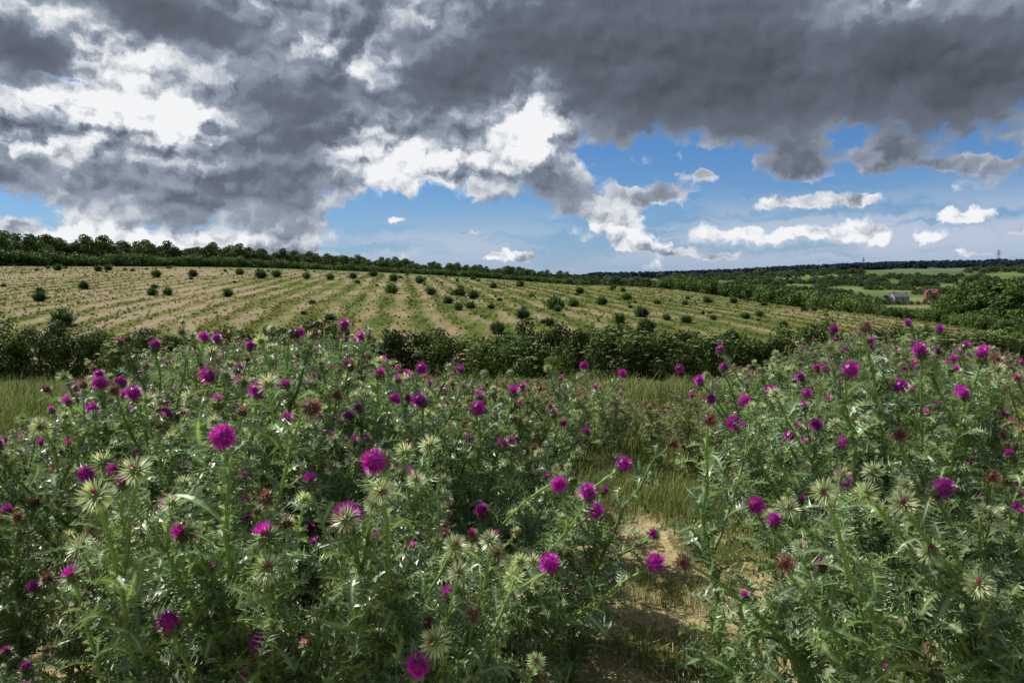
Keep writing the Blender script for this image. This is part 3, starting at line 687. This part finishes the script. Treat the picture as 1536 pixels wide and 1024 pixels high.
def gauss(acc,vec,px,py,rx,ry,wt):
    a,e=azel(px,py); sx=rx/F*math.cos(a)**2; sy=ry/F
    q=vm('MULTIPLY_ADD',vec,(1/sx,1/sy,0),(-a/sx,-e/sy,0)).outputs[0]
    d=vm('DOT_PRODUCT',q,q).outputs['Value']; g_=gm('POWER',0.36788,d)
    return gm('MULTIPLY_ADD',g_,wt,acc)
fc=nd('ShaderNodeFloatCurve'); cv=fc.mapping.curves[0]
ed=[(0,335),(120,340),(300,356),(430,352),(480,322),(560,298),(700,282),(760,262),(870,238),(1000,225),(1130,222),(1250,210),(1400,182),(1536,158)]
pt=[]
for px,py in ed:
    a,e=azel(px,py); pt.append(((a+.75)/1.5,e/.5))
cv.points[0].location=(0,.12); cv.points[1].location=(1,.45)
for a,e in pt: cv.points.new(a,e)
fc.mapping.update()
wa=nd('ShaderNodeSeparateXYZ'); L.new(P1,wa.inputs[0])
L.new(gm('MULTIPLY_ADD',wa.outputs[0],1/1.5,.5),fc.inputs['Value'])
cover=gm('MULTIPLY',gm('SUBTRACT',wa.outputs[1],gm('MULTIPLY',fc.outputs[0],.5)),11)
cover=gm('MINIMUM',cover,0.9); cover=gm('MAXIMUM',cover,-0.55)
for b_ in [(850,290,38,36,.95),(980,295,58,17,.95),(1180,250,38,24,.85),(1310,236,100,24,.85),(1450,247,60,8,.8),(930,338,48,22,.95),(945,365,40,9,.8),(1125,351,56,13,.95),(1205,354,38,14,.95),(1270,346,34,18,1.0),(1318,350,26,13,.95),(1395,354,42,12,1.0),(1190,306,65,13,.95),(1295,299,42,10,1.0),(1450,325,44,9,.95),(1525,345,26,8,.95),
  (150,352,70,13,1.0),(290,363,65,10,1.0),(20,348,30,9,.9),(745,384,26,9,1.05),(790,384,22,8,1.05),(600,326,22,9,.9),(1050,265,30,10,.85),(600,384,26,7,.9),(640,235,120,45,.4),(805,205,60,50,.6),(100,122,90,8,-1.4),(1010,375,46,7,.8),(1470,380,60,5,.8),(400,380,70,7,.9),(1080,385,36,5,.9),(690,350,36,6,.8),(330,275,60,40,.4)]:
    cover=gauss(cover,P1,*b_)
dens=gm('ADD',cover,gm('MULTIPLY',gm('SUBTRACT',FC,.44),2.5))
al=nd('ShaderNodeMapRange',interpolation_type='SMOOTHSTEP'); L.new(dens,al.inputs[0]); al.inputs[1].default_value=0.0; al.inputs[2].default_value=.30
sh0=gm('ADD',0.43,0.0)
for b_ in [(1150,100,330,95,.38),(1450,110,200,70,.22),(820,70,200,70,.18),(920,185,170,40,.20),(420,170,110,80,.24),(470,260,70,60,.10),(50,85,90,35,.42),(230,20,80,30,.42),(350,55,90,30,.2),(680,120,100,35,.22),(380,310,160,45,.06),
  (170,165,190,30,-.52),(450,75,90,36,-.32),(90,28,80,18,-.30),(180,85,70,26,-.40),(610,240,120,42,-.52),(805,205,62,52,-.72),(40,222,100,24,-.38),(280,210,60,38,-.42),(1350,5,120,26,-.30),(560,100,50,40,-.26),(640,20,60,30,-.16),(740,165,60,20,-.22),(800,115,60,16,-.22),(330,120,50,30,-.15),
  (850,290,60,45,.16),(980,294,60,25,.16),(930,340,60,35,-.40),(1200,345,200,40,-.40),(1450,345,130,30,-.40),(150,355,120,14,-.45),(300,364,110,12,-.45),(765,384,60,14,-.4),(600,326,30,16,-.3),(1180,250,50,30,.12)]:
    sh0=gauss(sh0,P1,*b_)
s1=gm('ADD',sh0,gm('MULTIPLY',gm('SUBTRACT',nz(vm('ADD',Pn,(5.3,2.2,0)).outputs[0],4.5,3.5,.48),.5),.55))
rk=nd('ShaderNodeMapRange'); L.new(sh0,rk.inputs[0]); rk.inputs[1].default_value=.05; rk.inputs[2].default_value=.62; rk.inputs[3].default_value=-3.6; rk.inputs[4].default_value=-0.75
shade=gm('ADD',s1,gm('MULTIPLY',rel,rk.outputs[0]))
thin=nd('ShaderNodeMapRange'); L.new(dens,thin.inputs[0]); thin.inputs[1].default_value=0; thin.inputs[2].default_value=.6; thin.inputs[3].default_value=-.22; thin.inputs[4].default_value=0.0
shade=gm('ADD',shade,thin.outputs[0])
cc_=ramp(shade,[(0.0,(.90,.91,.93)),(.18,(.64,.67,.72)),(.36,(.30,.345,.42)),(.60,(.140,.165,.215)),(.95,(.072,.082,.10))])
hz=gm('POWER',2.718,gm('MULTIPLY',gm('MAXIMUM',EL,0.0),-18))
skyc=vm('MULTIPLY',sky.outputs[0],(.038,.064,.096))
base=mixc(gm('MULTIPLY',hz,.8),skyc.outputs[0],(.37,.48,.68))
ps=vm('MULTIPLY',P1,(4,34,0)).outputs[0]; stn=nz(ps,1.0,5,.6)
stm=nd('ShaderNodeMapRange',interpolation_type='SMOOTHSTEP'); L.new(stn,stm.inputs[0]); stm.inputs[1].default_value=.32; stm.inputs[2].default_value=.55
sg=gauss(0.0,P0,1350,350,600,45,1.0); sg=gauss(sg,P0,500,370,400,26,.8)
sg=gm('MINIMUM',sg,0.95)
base=mixc(gm('MULTIPLY',stm.outputs[0],sg),base,(.50,.57,.70))
fin=mixc(al.outputs[0],base,cc_)
bg=nd('ShaderNodeBackground'); L.new(fin,bg.inputs[0])
n2=nd('ShaderNodeTexNoise'); n2.inputs['Scale'].default_value=2.2; n2.inputs['Detail'].default_value=3; L.new(nv.outputs[0],n2.inputs['Vector'])
c2=nd('ShaderNodeMapRange',interpolation_type='SMOOTHSTEP'); L.new(n2.outputs['Fac'],c2.inputs[0]); c2.inputs[1].default_value=.42; c2.inputs[2].default_value=.56
skyd=vm('MULTIPLY',sky.outputs[0],(.038,.064,.096))
bgc=nd('ShaderNodeBackground'); L.new(mixc(c2.outputs[0],skyd.outputs[0],(.34,.35,.36)),bgc.inputs[0])
def window(v,a,b):
    m=nd('ShaderNodeMapRange',interpolation_type='SMOOTHSTEP'); L.new(v,m.inputs[0]); m.inputs[1].default_value=a; m.inputs[2].default_value=b; m.inputs[3].default_value=1; m.inputs[4].default_value=0; return m.outputs[0]
fw_=gm('MULTIPLY',window(EL,.42,.52),window(gm('ABSOLUTE',AZ),.85,1.0)); fw_=gm('MULTIPLY',fw_,gm('GREATER_THAN',EL,-.03))
mxs=nd('ShaderNodeMixShader'); L.new(fw_,mxs.inputs[0]); L.new(bgc.outputs[0],mxs.inputs[1]); L.new(bg.outputs[0],mxs.inputs[2]); L.new(mxs.outputs[0],wo.inputs[0])
